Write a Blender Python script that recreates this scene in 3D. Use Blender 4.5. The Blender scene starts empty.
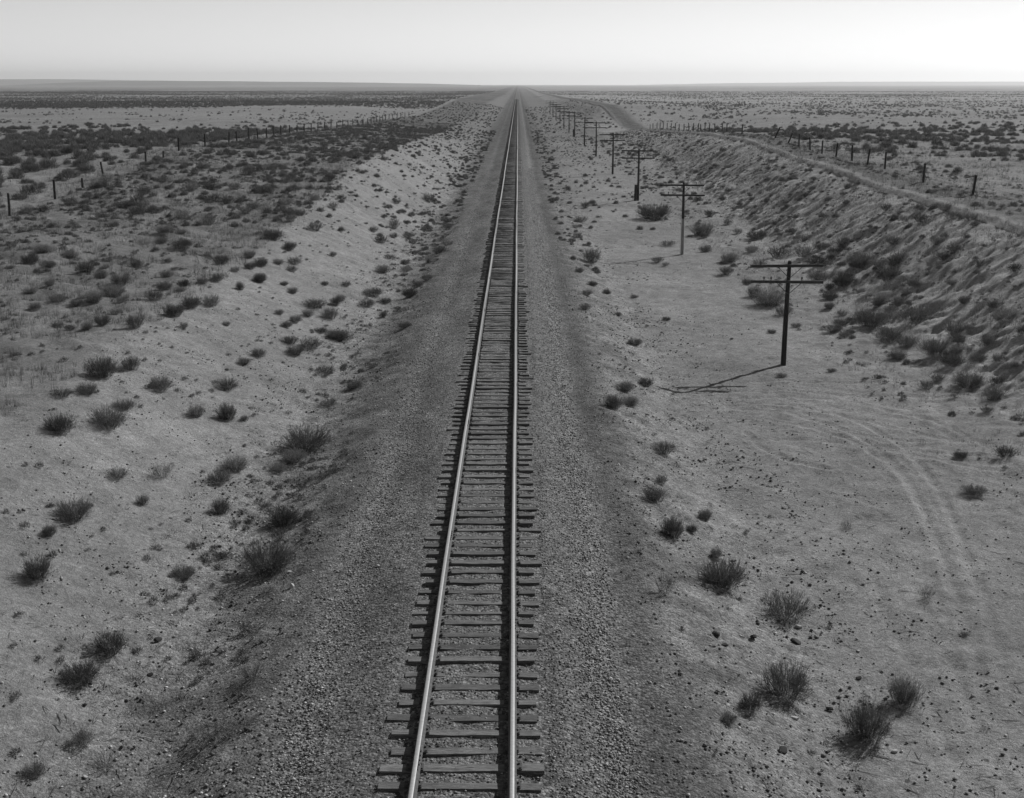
import bpy, math
import numpy as np
from mathutils import Vector, Matrix

rng = np.random.default_rng(7)
scene = bpy.context.scene
COL = scene.collection

# ------------------------------------------------------------------ camera
W, HT, FPX = 1024, 798, 1230.0
PITCH = math.atan(315.0 / FPX)
YAW = math.radians(0.27)
CAM = np.array([0.84, 0.0, 10.27])
cam_data = bpy.data.cameras.new('camera')
cam = bpy.data.objects.new('camera', cam_data)
COL.objects.link(cam)
cam.location = CAM
cam.rotation_euler = (math.pi / 2 - PITCH, 0, YAW)
cam_data.sensor_width = 36.0
cam_data.lens = FPX / W * 36.0
cam_data.clip_start = 0.1
cam_data.clip_end = 60000
scene.camera = cam
RM = np.array(cam.rotation_euler.to_matrix())

def ray(px, py):
    d = RM @ np.array([(px - W / 2) / FPX, -(py - HT / 2) / FPX, -1.0])
    return d / np.linalg.norm(d)

# ------------------------------------------------------------------ noise
def _hash(ix, iy, seed):
    h = (ix.astype(np.int64) * 374761393 + iy.astype(np.int64) * 668265263 + seed * 974634211) & 0xFFFFFFFF
    h = ((h ^ (h >> 13)) * 1274126177) & 0xFFFFFFFF
    h = (h ^ (h >> 16)) & 0xFFFF
    return h / 65535.0

def vnoise(x, y, seed=0):
    x = np.asarray(x, float); y = np.asarray(y, float)
    ix = np.floor(x); iy = np.floor(y)
    fx = x - ix; fy = y - iy
    fx = fx * fx * (3 - 2 * fx); fy = fy * fy * (3 - 2 * fy)
    a = _hash(ix, iy, seed); b = _hash(ix + 1, iy, seed)
    c = _hash(ix, iy + 1, seed); d = _hash(ix + 1, iy + 1, seed)
    return (a * (1 - fx) + b * fx) * (1 - fy) + (c * (1 - fx) + d * fx) * fy   # 0..1

def fbm(x, y, seed=0, octs=4):
    s = 0; amp = 0.5; t = 0
    for o in range(octs):
        s = s + amp * vnoise(np.asarray(x) * 2 ** o + 17.3 * o, np.asarray(y) * 2 ** o + 5.1 * o, seed + o)
        t += amp; amp *= 0.5
    return s / t - 0.5          # about -.5 .. .5

def sstep(a, b, x):
    t = np.clip((np.asarray(x, float) - a) / (b - a), 0, 1)
    return t * t * (3 - 2 * t)

# ------------------------------------------------------------------ terrain
ZR_Y = [0, 75, 90, 105, 131, 143, 165, 176, 220, 262, 285, 305, 340, 390, 560, 800, 1500, 20000]
ZR_Z = [3.0, 3.2, 3.3, 3.6, 3.8, 4.2, 3.9, 3.7, 2.3, 1.2, .3, -.3, 1.3, 3.8, 3.5, 2.0, 0, -2]
ZL_Y = [0, 60, 80, 90, 100, 118, 130, 150, 170, 245, 300, 400, 500, 650, 900, 1500, 20000]
ZL_Z = [2.0, 2.1, 2.5, 3.1, 3.7, 4.3, 4.1, 3.8, 3.6, 2.3, 2.0, .6, .9, 2.5, 2.0, 0, -2]
FL_Y = [0, 50, 86, 118, 150, 181, 250, 300, 600, 1500, 20000]
FL_Z = [-1.6, -1.5, -1.3, -.55, -.38, 0, -.05, -.3, -.3, -.5, -2]
PL_Y = [0, 250, 500, 1500, 20000]
PL_Z = [3.3, 3.0, 2.2, 0, -2]

RUT_PX = [
    [(1000, 447), (960, 443), (900, 440), (850, 432), (800, 425), (745, 428), (700, 440)],
    [(1000, 462), (950, 455), (895, 448), (850, 445)],
    [(690, 408), (740, 407), (790, 411), (825, 420), (855, 434), (880, 450), (900, 470), (925, 510), (945, 560), (965, 620), (985, 700)],
    [(690, 400), (745, 401), (800, 404), (840, 412), (870, 425), (900, 444), (925, 470), (945, 500), (962, 540), (980, 590), (1003, 660)],
    [(668, 394), (720, 391), (780, 390), (850, 394), (920, 399), (980, 400)],
    [(672, 400), (730, 398), (790, 396), (850, 398), (905, 397)],
    [(745, 430), (760, 446), (790, 460), (830, 468)],
    [(880, 600), (900, 640), (925, 690), (945, 740), (975, 790)],
    [(915, 590), (935, 630), (960, 680), (985, 740), (1010, 790)],
    [(860, 560), (885, 600), (905, 640)],
    [(700, 418), (750, 416), (800, 422), (850, 438), (890, 462), (915, 490)],
    [(720, 383), (790, 381), (860, 384), (930, 388), (1000, 388)],
    [(760, 405), (820, 409), (875, 421), (930, 436), (1005, 452)],
    [(800, 395), (860, 402), (915, 415), (960, 434), (1000, 458)],
    [(730, 440), (780, 437), (840, 441), (900, 452), (960, 466), (1005, 474)],
]
RUT_W = [.8, .7, .7, .7, .8, .7, .8, .45, .45, .4, .7, .6, .7, .6, .6]
FLOOR_PLANE = -1.5
def px_plane(px, py, z):
    d = ray(px, py); t = (z - CAM[2]) / d[2]
    return CAM + d * t
RUTS = [np.array([px_plane(x, y, FLOOR_PLANE)[:2] for x, y in pl]) for pl in RUT_PX]

def rut_field(x, y):
    """signed rut profile (m) and mask"""
    prof = np.zeros_like(x); mask = np.zeros_like(x)
    sel = (x > 4) & (x < 24) & (y > 12) & (y < 62)
    if not sel.any(): return prof, mask
    xs = x[sel]; ys = y[sel]
    best = np.full(xs.shape, 9.0); wt = np.zeros(xs.shape)
    for pl, w_ in zip(RUTS, RUT_W):
        for a, b in zip(pl[:-1], pl[1:]):
            ab = b - a; L = ab @ ab
            t = np.clip(((xs - a[0]) * ab[0] + (ys - a[1]) * ab[1]) / L, 0, 1)
            d = np.hypot(xs - a[0] - t * ab[0], ys - a[1] - t * ab[1])
            wt = np.where(d < best, w_, wt); best = np.minimum(best, d)
    best = best + 0.10 * fbm(xs * 1.5, ys * 1.5, 91, 3)
    m = 0.55 + 0.9 * np.clip(fbm(xs * .35, ys * .35, 93, 2) + .2, 0, 1)
    m = m * wt
    p = 1.35 * (-0.05 * np.exp(-(best / .12) ** 2) + 0.035 * np.exp(-((best - .24) / .10) ** 2)) * m
    prof[sel] = p
    mask[sel] = np.exp(-(best / .2) ** 2) * m
    return prof, mask

def height(x, y, detail=True):
    x = np.asarray(x, float); y = np.asarray(y, float)
    x, y = np.broadcast_arrays(x, y); x = x.copy(); y = y.copy()
    wob = 1.6 * fbm(y / 22.0, y * 0 + 3.3, 11, 3)
    wob2 = 1.4 * fbm(y / 26.0, y * 0 + 8.3, 12, 3)
    zr = np.interp(y, ZR_Y, ZR_Z); zl = np.interp(y, ZL_Y, ZL_Z)
    fl = np.interp(y, FL_Y, FL_Z); pl = np.interp(y, PL_Y, PL_Z)
    ax = np.abs(x)
    # rail formation
    z = np.where(ax < 1.2, -0.225 - .02 * sstep(.5, 1.2, ax), -0.245 - 0.23 * sstep(1.25, 3.1, ax))
    # right side
    floor_r = fl + 0.25 * sstep(14, 19, x)
    down = sstep(3.4, 7.2, x)
    zright = z * (1 - down) + floor_r * down
    toe = 18.6 + wob; crest = 26.6 + .25 * wob
    t = np.clip((x - toe) / (crest - toe), 0, 1)
    prof = 0.55 * t + 0.45 * t * t * (3 - 2 * t)
    bank = floor_r + (np.maximum(zr - .25, floor_r) - floor_r) * prof
    zright = np.where(x > toe, bank, zright)
    # eroded lip at the crest
    lipx = crest + 0.5 * fbm(y / 1.6, y * 0, 33, 3)
    zright = zright + 0.26 * sstep(-.12, .12, x - lipx) * sstep(.6, 2, zr) * (x > toe)
    far_r = pl + (zr - pl) * (1 - sstep(31, 75, x))
    zright = np.where(x > crest + 1, zright + (far_r - zright) * sstep(crest + 1, crest + 5, x), zright)
    # left side
    xl = -x
    ditch = np.interp(y, [0, 60, 120, 200, 300, 1500, 20000], [-1.0, -.95, -.75, -.5, -.5, -.5, -2])
    downl = sstep(3.4, 5.6, xl)
    zleft = z * (1 - downl) + ditch * downl
    toel = 6.0 + .5 * wob2; crestl = 14.0 + wob2
    tl = np.clip((xl - toel) / (crestl - toel), 0, 1)
    profl = 0.5 * tl + 0.5 * tl * tl * (3 - 2 * tl)
    top = np.maximum(zl - .9 + .9 * sstep(14, 30, xl), ditch)
    bankl = ditch + (top - ditch) * profl
    zleft = np.where(xl > toel, bankl, zleft)
    far_l = pl + (zl - pl) * (1 - sstep(33, 80, xl))
    zleft = np.where(xl > 28, zleft + (far_l - zleft) * sstep(28, 34, xl), zleft)
    z = np.where(x >= 0, zright, zleft)
    # undulation
    off = sstep(3.5, 9, ax)
    near = 1 - sstep(400, 1500, y)
    z = z + off * 0.35 * fbm(x / 9, y / 9, 21, 3)
    z = z + sstep(40, 300, ax) * 2.0 * fbm(x / 160, y / 220, 23, 3) * sstep(200, 900, y)
    # distant swells
    z = z + sstep(60, 900, ax) * sstep(1500, 6000, y) * 9 * (fbm(x / 1900, y / 2600, 27, 3))
    if detail:
        # erosion rills running down the right bank
        rm = sstep(0, 1.5, x - toe) * (1 - sstep(-.9, -.1, x - crest)) * np.clip(zr, 0, 3.5) / 3.5
        u = y + 0.08 * (x - 22) + 1.1 * fbm(x / 2.2, y / 2.2, 41, 3)
        r = np.abs(2 * vnoise(u / 1.05, x / 7.5, 43) - 1)
        r2 = np.abs(2 * vnoise(u / .5, x / 4.0, 44) - 1)
        brk = np.clip(.55 + 1.6 * fbm(x / 2.4, y / 3.5, 45, 3), .1, 1.2)
        z = z + rm * (brk * (0.2 * (r - .45) + 0.16 * (r2 - .45)) + .40 * fbm(x / .8, y / .8, 46, 3) + .2 * fbm(x / .3, y / .3, 48, 2))
        # faint rills on the left bank
        rl = sstep(0, 2, xl - toel) * (1 - sstep(-2, 0, xl - crestl)) * (x < 0)
        z = z + rl * 0.10 * fbm((y + .5 * x) / 1.1, x / 6, 47, 3)
        rough = (0.02 + 0.05 * sstep(3.5, 6, ax)) * near
        z = z + rough * fbm(x / .9, y / .9, 51, 3) * 1.6
        z = z + .07 * sstep(3.2, 4.2, ax) * (1 - sstep(6.5, 8.5, ax)) * (1 - sstep(90, 150, y)) * fbm(x / .34, y / .34, 53, 3) * 2
        z = z + .05 * (1 - sstep(1.1, 1.3, ax)) * fbm(x / .35, y / .35, 54, 2)
        z = z + 0.05 * near * fbm(x / .28, y / .28, 55, 2)
        # hummocks on the grassed tops
        hm = np.maximum(sstep(12, 15, xl), sstep(27, 29, x)) * near
        z = z + hm * 0.42 * np.clip(fbm(x / 1.1, y / 1.1, 61, 4), -.15, .5)
        toe_h = sstep(14, 16, x) * (1 - sstep(19, 22, x)) * near
        z = z + toe_h * 0.35 * np.clip(fbm(x / 1.2, y / 1.2, 63, 3), -.1, .5)
        p, m = rut_field(x, y)
        z = z + p
    return z

def h1(x, y):
    return float(height(np.array([x]), np.array([y]))[0])

def px_ground(px, py):
    d = ray(px, py)
    t = np.concatenate([np.arange(12, 120, .1), np.arange(120, 1500, .5)])
    P = CAM[None] + d[None] * t[:, None]
    hit = P[:, 2] < height(P[:, 0], P[:, 1])
    i = int(np.argmax(hit)) if hit.any() else len(t) - 1
    p = P[i].copy()
    return p, t[i]

# ------------------------------------------------------------------ materials
def newmat(name):
    m = bpy.data.materials.new(name); m.use_nodes = True
    nt = m.node_tree
    for n in list(nt.nodes): nt.nodes.remove(n)
    out = nt.nodes.new('ShaderNodeOutputMaterial')
    b = nt.nodes.new('ShaderNodeBsdfPrincipled')
    nt.links.new(b.outputs[0], out.inputs['Surface'])
    b.inputs['Roughness'].default_value = .9
    if 'Specular IOR Level' in b.inputs: b.inputs['Specular IOR Level'].default_value = .2
    return m, nt, b
def N(nt, t, **kw):
    n = nt.nodes.new(t)
    for k, v in kw.items():
        if k.startswith('i_'): n.inputs[k[2:].replace('_', ' ')].default_value = v
        else: setattr(n, k, v)
    return n
def math_n(nt, op, a, b=None):
    n = nt.nodes.new('ShaderNodeMath'); n.operation = op
    for i, v in enumerate((a, b)):
        if v is None: continue
        if hasattr(v, 'links'): nt.links.new(v, n.inputs[i])
        else: n.inputs[i].default_value = v
    return n.outputs[0]
def remap(nt, v, a, b, c, d):
    n = nt.nodes.new('ShaderNodeMapRange')
    nt.links.new(v, n.inputs[0])
    for i, q in enumerate((a, b, c, d)): n.inputs[i + 1].default_value = q
    return n.outputs[0]
def noise(nt, vec, scale, detail=4, rough=.6):
    n = nt.nodes.new('ShaderNodeTexNoise')
    n.inputs['Scale'].default_value = scale; n.inputs['Detail'].default_value = detail
    n.inputs['Roughness'].default_value = rough
    if vec is not None: nt.links.new(vec, n.inputs['Vector'])
    return n.outputs[0]
def grey(nt, v):
    c = nt.nodes.new('ShaderNodeCombineColor')
    for i in range(3): nt.links.new(v, c.inputs[i])
    return c.outputs[0]

def ground_material():
    m, nt, b = newmat('desert_ground')
    at = N(nt, 'ShaderNodeAttribute', attribute_name='soil')
    sep = N(nt, 'ShaderNodeSeparateColor'); nt.links.new(at.outputs['Color'], sep.inputs[0])
    base, grit, cover = sep.outputs
    geo = N(nt, 'ShaderNodeNewGeometry'); pos = geo.outputs['Position']
    n1 = noise(nt, pos, 9.0, 5, .7)
    n2 = noise(nt, pos, 1.9, 5, .65)
    n3 = noise(nt, pos, 38.0, 3, .7)
    f = remap(nt, n1, .25, .75, .62, 1.38)
    f2 = remap(nt, n2, .25, .75, .75, 1.25)
    v = math_n(nt, 'MULTIPLY', base, f); v = math_n(nt, 'MULTIPLY', v, f2)
    f3 = remap(nt, n3, .3, .7, .6, 1.4)
    v = math_n(nt, 'MULTIPLY', v, f3)
    # gravel pebbles: a tone for every cell
    vo = N(nt, 'ShaderNodeTexVoronoi'); vo.inputs['Scale'].default_value = 17.0
    nt.links.new(pos, vo.inputs['Vector'])
    sc = N(nt, 'ShaderNodeSeparateColor'); nt.links.new(vo.outputs['Color'], sc.inputs[0])
    tone = remap(nt, sc.outputs[0], 0, 1, .6, 1.4)
    tone = math_n(nt, 'POWER', tone, 1.5)
    mix = N(nt, 'ShaderNodeMix'); nt.links.new(grit, mix.inputs[0]); mix.inputs[2].default_value = 1.0
    nt.links.new(tone, mix.inputs[3])
    v = math_n(nt, 'MULTIPLY', v, mix.outputs[0])
    # sparse dark litter and pale pebbles
    vo2 = N(nt, 'ShaderNodeTexVoronoi'); vo2.inputs['Scale'].default_value = 3.2
    nt.links.new(pos, vo2.inputs['Vector'])
    sc2 = N(nt, 'ShaderNodeSeparateColor'); nt.links.new(vo2.outputs['Color'], sc2.inputs[0])
    near = math_n(nt, 'LESS_THAN', vo2.outputs['Distance'], .17)
    pick = math_n(nt, 'GREATER_THAN', sc2.outputs[1], .62)
    spot = math_n(nt, 'MULTIPLY', near, pick)
    dk = remap(nt, sc2.outputs[2], 0, 1, .35, 1.25)
    mx = N(nt, 'ShaderNodeMix'); nt.links.new(spot, mx.inputs[0]); mx.inputs[2].default_value = 1; nt.links.new(dk, mx.inputs[3])
    v = math_n(nt, 'MULTIPLY', v, mx.outputs[0])
    # far plant cover: dark bushes on pale soil, metres across
    cn = noise(nt, pos, .33, 3, .65)
    cn2 = noise(nt, pos, .045, 3, .6)
    ca = math_n(nt, 'ADD', math_n(nt, 'MULTIPLY', cn, .6), math_n(nt, 'MULTIPLY', cn2, .4))
    ca = math_n(nt, 'ADD', ca, math_n(nt, 'SUBTRACT', cover, .5))
    cm = remap(nt, ca, .47, .58, 0, 1)
    mz = N(nt, 'ShaderNodeMix'); nt.links.new(cm, mz.inputs[0]); nt.links.new(v, mz.inputs[2]); mz.inputs[3].default_value = .05
    nt.links.new(grey(nt, mz.outputs[0]), b.inputs['Base Color'])
    b.inputs['Roughness'].default_value = .95
    b.inputs['Specular IOR Level'].default_value = .08
    bp = N(nt, 'ShaderNodeBump'); bp.inputs['Strength'].default_value = .9; bp.inputs['Distance'].default_value = .06
    hsum = math_n(nt, 'ADD', n1, math_n(nt, 'MULTIPLY', n3, .45))
    gd = math_n(nt, 'MULTIPLY', math_n(nt, 'SUBTRACT', .5, vo.outputs['Distance']), math_n(nt, 'MULTIPLY', grit, .8))
    hsum = math_n(nt, 'ADD', hsum, gd)
    nt.links.new(hsum, bp.inputs['Height'])
    nt.links.new(bp.outputs[0], b.inputs['Normal'])
    return m

def wood_material(name, dark, light, stretch):
    m, nt, b = newmat(name)
    tc = N(nt, 'ShaderNodeTexCoord')
    mp = N(nt, 'ShaderNodeMapping'); mp.inputs['Scale'].default_value = stretch
    oi = N(nt, 'ShaderNodeObjectInfo')
    ad = N(nt, 'ShaderNodeVectorMath'); ad.operation = 'ADD'
    cmb = N(nt, 'ShaderNodeCombineXYZ')
    nt.links.new(math_n(nt, 'MULTIPLY', oi.outputs['Random'], 37.0), cmb.inputs[0])
    nt.links.new(math_n(nt, 'MULTIPLY', oi.outputs['Random'], 91.0), cmb.inputs[1])
    nt.links.new(tc.outputs['Object'], mp.inputs[0]); nt.links.new(mp.outputs[0], ad.inputs[0]); nt.links.new(cmb.outputs[0], ad.inputs[1])
    n1 = noise(nt, ad.outputs[0], 6.0, 6, .7)
    n2 = noise(nt, ad.outputs[0], 1.3, 3, .6)
    v = remap(nt, n1, .3, .7, dark, light)
    v = math_n(nt, 'MULTIPLY', v, remap(nt, n2, .3, .7, .7, 1.3))
    v = math_n(nt, 'MULTIPLY', v, remap(nt, oi.outputs['Random'], 0, 1, .62, 1.35))
    nt.links.new(grey(nt, v), b.inputs['Base Color'])
    bp = N(nt, 'ShaderNodeBump'); bp.inputs['Strength'].default_value = .7; bp.inputs['Distance'].default_value = .02
    nt.links.new(n1, bp.inputs['Height']); nt.links.new(bp.outputs[0], b.inputs['Normal'])
    return m

def plant_material(name, lo, hi, trans=.15):
    m, nt, b = newmat(name)
    oi = N(nt, 'ShaderNodeObjectInfo')
    geo = N(nt, 'ShaderNodeNewGeometry')
    v = remap(nt, geo.outputs['Random Per Island'], 0, 1, lo, hi)
    v = math_n(nt, 'MULTIPLY', v, remap(nt, oi.outputs['Random'], 0, 1, .6, 1.6))
    g = grey(nt, v)
    nt.links.new(g, b.inputs['Base Color'])
    b.inputs['Roughness'].default_value = .8
    tr = N(nt, 'ShaderNodeBsdfTranslucent'); nt.links.new(g, tr.inputs[0])
    ms = N(nt, 'ShaderNodeMixShader'); ms.inputs[0].default_value = trans
    out = [n for n in nt.nodes if n.type == 'OUTPUT_MATERIAL'][0]
    nt.links.new(b.outputs[0], ms.inputs[1]); nt.links.new(tr.outputs[0], ms.inputs[2]); nt.links.new(ms.outputs[0], out.inputs['Surface'])
    return m

def stone_material(name, lo, hi):
    m, nt, b = newmat(name)
    geo = N(nt, 'ShaderNodeNewGeometry'); oi = N(nt, 'ShaderNodeObjectInfo')
    r = math_n(nt, 'FRACT', math_n(nt, 'ADD', geo.outputs['Random Per Island'], oi.outputs['Random']))
    r = math_n(nt, 'POWER', r, 2.2)
    v = remap(nt, r, 0, 1, lo, hi)
    tc = N(nt, 'ShaderNodeTexCoord')
    v = math_n(nt, 'MULTIPLY', v, remap(nt, noise(nt, tc.outputs['Object'], 30, 3), .3, .7, .8, 1.2))
    nt.links.new(grey(nt, v), b.inputs['Base Color'])
    return m

M_GROUND = ground_material()
M_TIE = wood_material('weathered_tie_wood', .03, .17, (1.0, 9, 9))
M_POLE = wood_material('dark_pole_wood', .022, .06, (9, 9, .8))
M_POLEL = wood_material('bleached_pole_wood', .28, .42, (9, 9, .8))
M_ARM = wood_material('crossarm_wood', .022, .055, (.8, 9, 9))
M_POST = wood_material('fence_post_wood', .015, .04, (9, 9, .8))
M_SHRUB = plant_material('shrub_foliage', .035, .14, .22)
M_STEM = plant_material('shrub_stem', .03, .075, .0)
M_SAGE = plant_material('sage_foliage', .05, .20, .25)
M_PLAIN = plant_material('plain_brush_leaf', .045, .15, .22)
M_DEAD = plant_material('dead_stem', .10, .24, .0)
M_GRASS = plant_material('dry_grass', .05, .15, .2)
M_BALLAST = stone_material('ballast_stone', .06, .45)
M_PEBBLE = stone_material('desert_pebble', .07, .5)
M_COARSE = stone_material('coarse_gravel', .13, .5)
M_PALE = stone_material('pale_stone', .28, .4)
M_DARK = stone_material('dark_clod', .035, .05)
M_CLOD = stone_material('soil_clod', .055, .16)

def rail_material():
    m, nt, b = newmat('rail_steel')
    geo = N(nt, 'ShaderNodeNewGeometry')
    at = N(nt, 'ShaderNodeTexCoord')
    s = N(nt, 'ShaderNodeSeparateXYZ'); nt.links.new(at.outputs['Object'], s.inputs[0])
    head = remap(nt, s.outputs[2], -.012, -.004, 0, 1)
    n1 = noise(nt, at.outputs['Object'], 14, 4)
    rust = remap(nt, n1, .3, .7, .05, .1)
    mx = N(nt, 'ShaderNodeMix'); nt.links.new(head, mx.inputs[0]); nt.links.new(rust, mx.inputs[2]); nt.links.new(remap(nt, n1, .3, .7, .3, .4), mx.inputs[3])
    nt.links.new(grey(nt, mx.outputs[0]), b.inputs['Base Color'])
    nt.links.new(math_n(nt, 'MULTIPLY', head, .35), b.inputs['Metallic'])
    b.inputs['Roughness'].default_value = .5
    return m
M_RAIL = rail_material()
m, nt, b = newmat('rusty_iron'); b.inputs['Base Color'].default_value = (.06, .06, .06, 1); b.inputs['Roughness'].default_value = .7; M_IRON = m
m, nt, b = newmat('insulator_glass'); b.inputs['Base Color'].default_value = (.10, .10, .10, 1); b.inputs['Roughness'].default_value = .2; M_INS = m

# ------------------------------------------------------------------ mesh helpers
def mesh_np(name, V, F, mat, smooth=False):
    """V (n,3); F (m,k) all the same k"""
    V = np.asarray(V, np.float32); F = np.asarray(F, np.int32)
    me = bpy.data.meshes.new(name)
    k = F.shape[1]
    me.vertices.add(len(V)); me.vertices.foreach_set('co', V.ravel())
    me.loops.add(F.size); me.loops.foreach_set('vertex_index', F.ravel())
    me.polygons.add(len(F))
    me.polygons.foreach_set('loop_start', np.arange(0, F.size, k, dtype=np.int32))
    me.polygons.foreach_set('loop_total', np.full(len(F), k, np.int32))
    if smooth: me.polygons.foreach_set('use_smooth', np.ones(len(F), bool))
    me.update(calc_edges=True); me.validate()
    if mat: me.materials.append(mat)
    return me

def obj(name, me, parent=None, loc=(0, 0, 0), rot=(0, 0, 0), scale=(1, 1, 1)):
    o = bpy.data.objects.new(name, me); COL.objects.link(o)
    o.location = loc; o.rotation_euler = rot; o.scale = scale
    if parent: o.parent = parent
    return o

def tag(o, label, cat, group=None):
    o['label'] = label; o['category'] = cat
    if group: o['group'] = group
    return o

def empty(name, loc, rz=0, scale=1):
    o = bpy.data.objects.new(name, None); COL.objects.link(o)
    o.location = loc; o.rotation_euler = (0, 0, rz); o.empty_display_size = .3
    o.scale = (scale,) * 3 if not isinstance(scale, tuple) else scale
    return o

class MB:
    def __init__(s): s.v = []; s.f = []
    def add(s, v, f):
        n = len(s.v); s.v += [tuple(p) for p in v]; s.f += [tuple(i + n for i in q) for q in f]
    def box(s, c, d, M=None, jit=0):
        c = np.array(c); d = np.array(d) / 2
        v = [c + d * np.array(q) for q in [(-1,-1,-1),(1,-1,-1),(1,1,-1),(-1,1,-1),(-1,-1,1),(1,-1,1),(1,1,1),(-1,1,1)]]
        if jit: v = [p + rng.uniform(-jit, jit, 3) for p in v]
        if M is not None: v = [np.array(M @ Vector(p)) for p in v]
        s.add(v, [(0,3,2,1),(4,5,6,7),(0,1,5,4),(1,2,6,5),(2,3,7,6),(3,0,4,7)])
    def tube(s, pts, rads, n=10, cap=True):
        pts = [Vector(p) for p in pts]; rings = []
        for i, p in enumerate(pts):
            a = pts[max(i - 1, 0)]; b2 = pts[min(i + 1, len(pts) - 1)]
            d = (b2 - a).normalized()
            u = d.cross(Vector((0, 1, 0)) if abs(d.y) < .9 else Vector((1, 0, 0))).normalized(); w = d.cross(u)
            rings.append([p + (u * math.cos(2*math.pi*k/n) + w * math.sin(2*math.pi*k/n)) * rads[i] for k in range(n)])
        v = [q for r in rings for q in r]; f = []
        for i in range(len(pts) - 1):
            for k in range(n):
                k2 = (k + 1) % n
                f.append((i*n+k, (i+1)*n+k, (i+1)*n+k2, i*n+k2))
        if cap:
            f.append(tuple(range(n))); f.append(tuple(reversed(range((len(pts)-1)*n, len(pts)*n))))
        s.add(v, f)
    def mesh(s, name, mat, bevel=0, smooth=False):
        me = bpy.data.meshes.new(name); me.from_pydata(s.v, [], s.f); me.update()
        me.materials.append(mat)
        if bevel:
            import bmesh
            bm = bmesh.new(); bm.from_mesh(me)
            bmesh.ops.bevel(bm, geom=bm.edges[:], offset=bevel, segments=1, affect='EDGES')
            bm.to_mesh(me); bm.free()
        if smooth:
            me.polygons.foreach_set('use_smooth', np.ones(len(me.polygons), bool))
        return me

# ------------------------------------------------------------------ ground sheet
def axis(pieces):
    out = [pieces[0][0]]
    for a, b_, d in pieces:
        n = max(1, int(round((b_ - a) / d)))
        out += list(np.linspace(a, b_, n + 1)[1:])
    return np.array(out)
def geo(a, b_, d0, r):
    out = []; x = a; d = d0
    while x < b_:
        d *= r; x += d; out.append(x)
    return np.array(out)

xc = axis([(-32, -15, .22), (-15, -4, .14), (-4, 4, .16), (4, 9, .11), (9, 21, .085), (21, 32, .2)])
xo = geo(32, 15500, .25, 1.075)
X = np.concatenate([-xo[::-1], xc, xo])
yc = axis([(-60, 10, 1.0), (10, 62, .13), (62, 140, .22), (140, 300, .45)])
Y = np.concatenate([yc, geo(300, 16000, .5, 1.02)])
GX, GY = np.meshgrid(X, Y)
GZ = height(GX.ravel(), GY.ravel()).reshape(GX.shape)
ny, nx = GX.shape
V = np.stack([GX.ravel(), GY.ravel(), GZ.ravel()], 1)
idx = np.arange(nx * ny).reshape(ny, nx)
F = np.stack([idx[:-1, :-1].ravel(), idx[:-1, 1:].ravel(), idx[1:, 1:].ravel(), idx[1:, :-1].ravel()], 1)
me = mesh_np('ground', V, F, M_GROUND, smooth=True)

def cover_density(x, y):
    """share of the plain under bushes, 0..1 (by place)"""
    x = np.asarray(x, float); y = np.asarray(y, float)
    n = fbm(x / 60, y / 90, 71, 3)
    yy = y * (1 + .6 * n)
    cl = np.interp(yy, [0, 60, 85, 200, 235, 400, 450, 700, 850, 1300, 2500, 16000], [.4, .5, .66, .66, .24, .24, .66, .66, .42, .5, .42, .36])
    cr = np.interp(yy, [0, 85, 105, 200, 240, 330, 380, 420, 800, 1000, 1500, 2600, 16000], [.25, .3, .55, .5, .3, .42, .36, .24, .27, .42, .36, .38, .36])
    c = np.where(x < 0, cl, cr)
    return np.clip(c + .5 * n, 0, 1)

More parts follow.
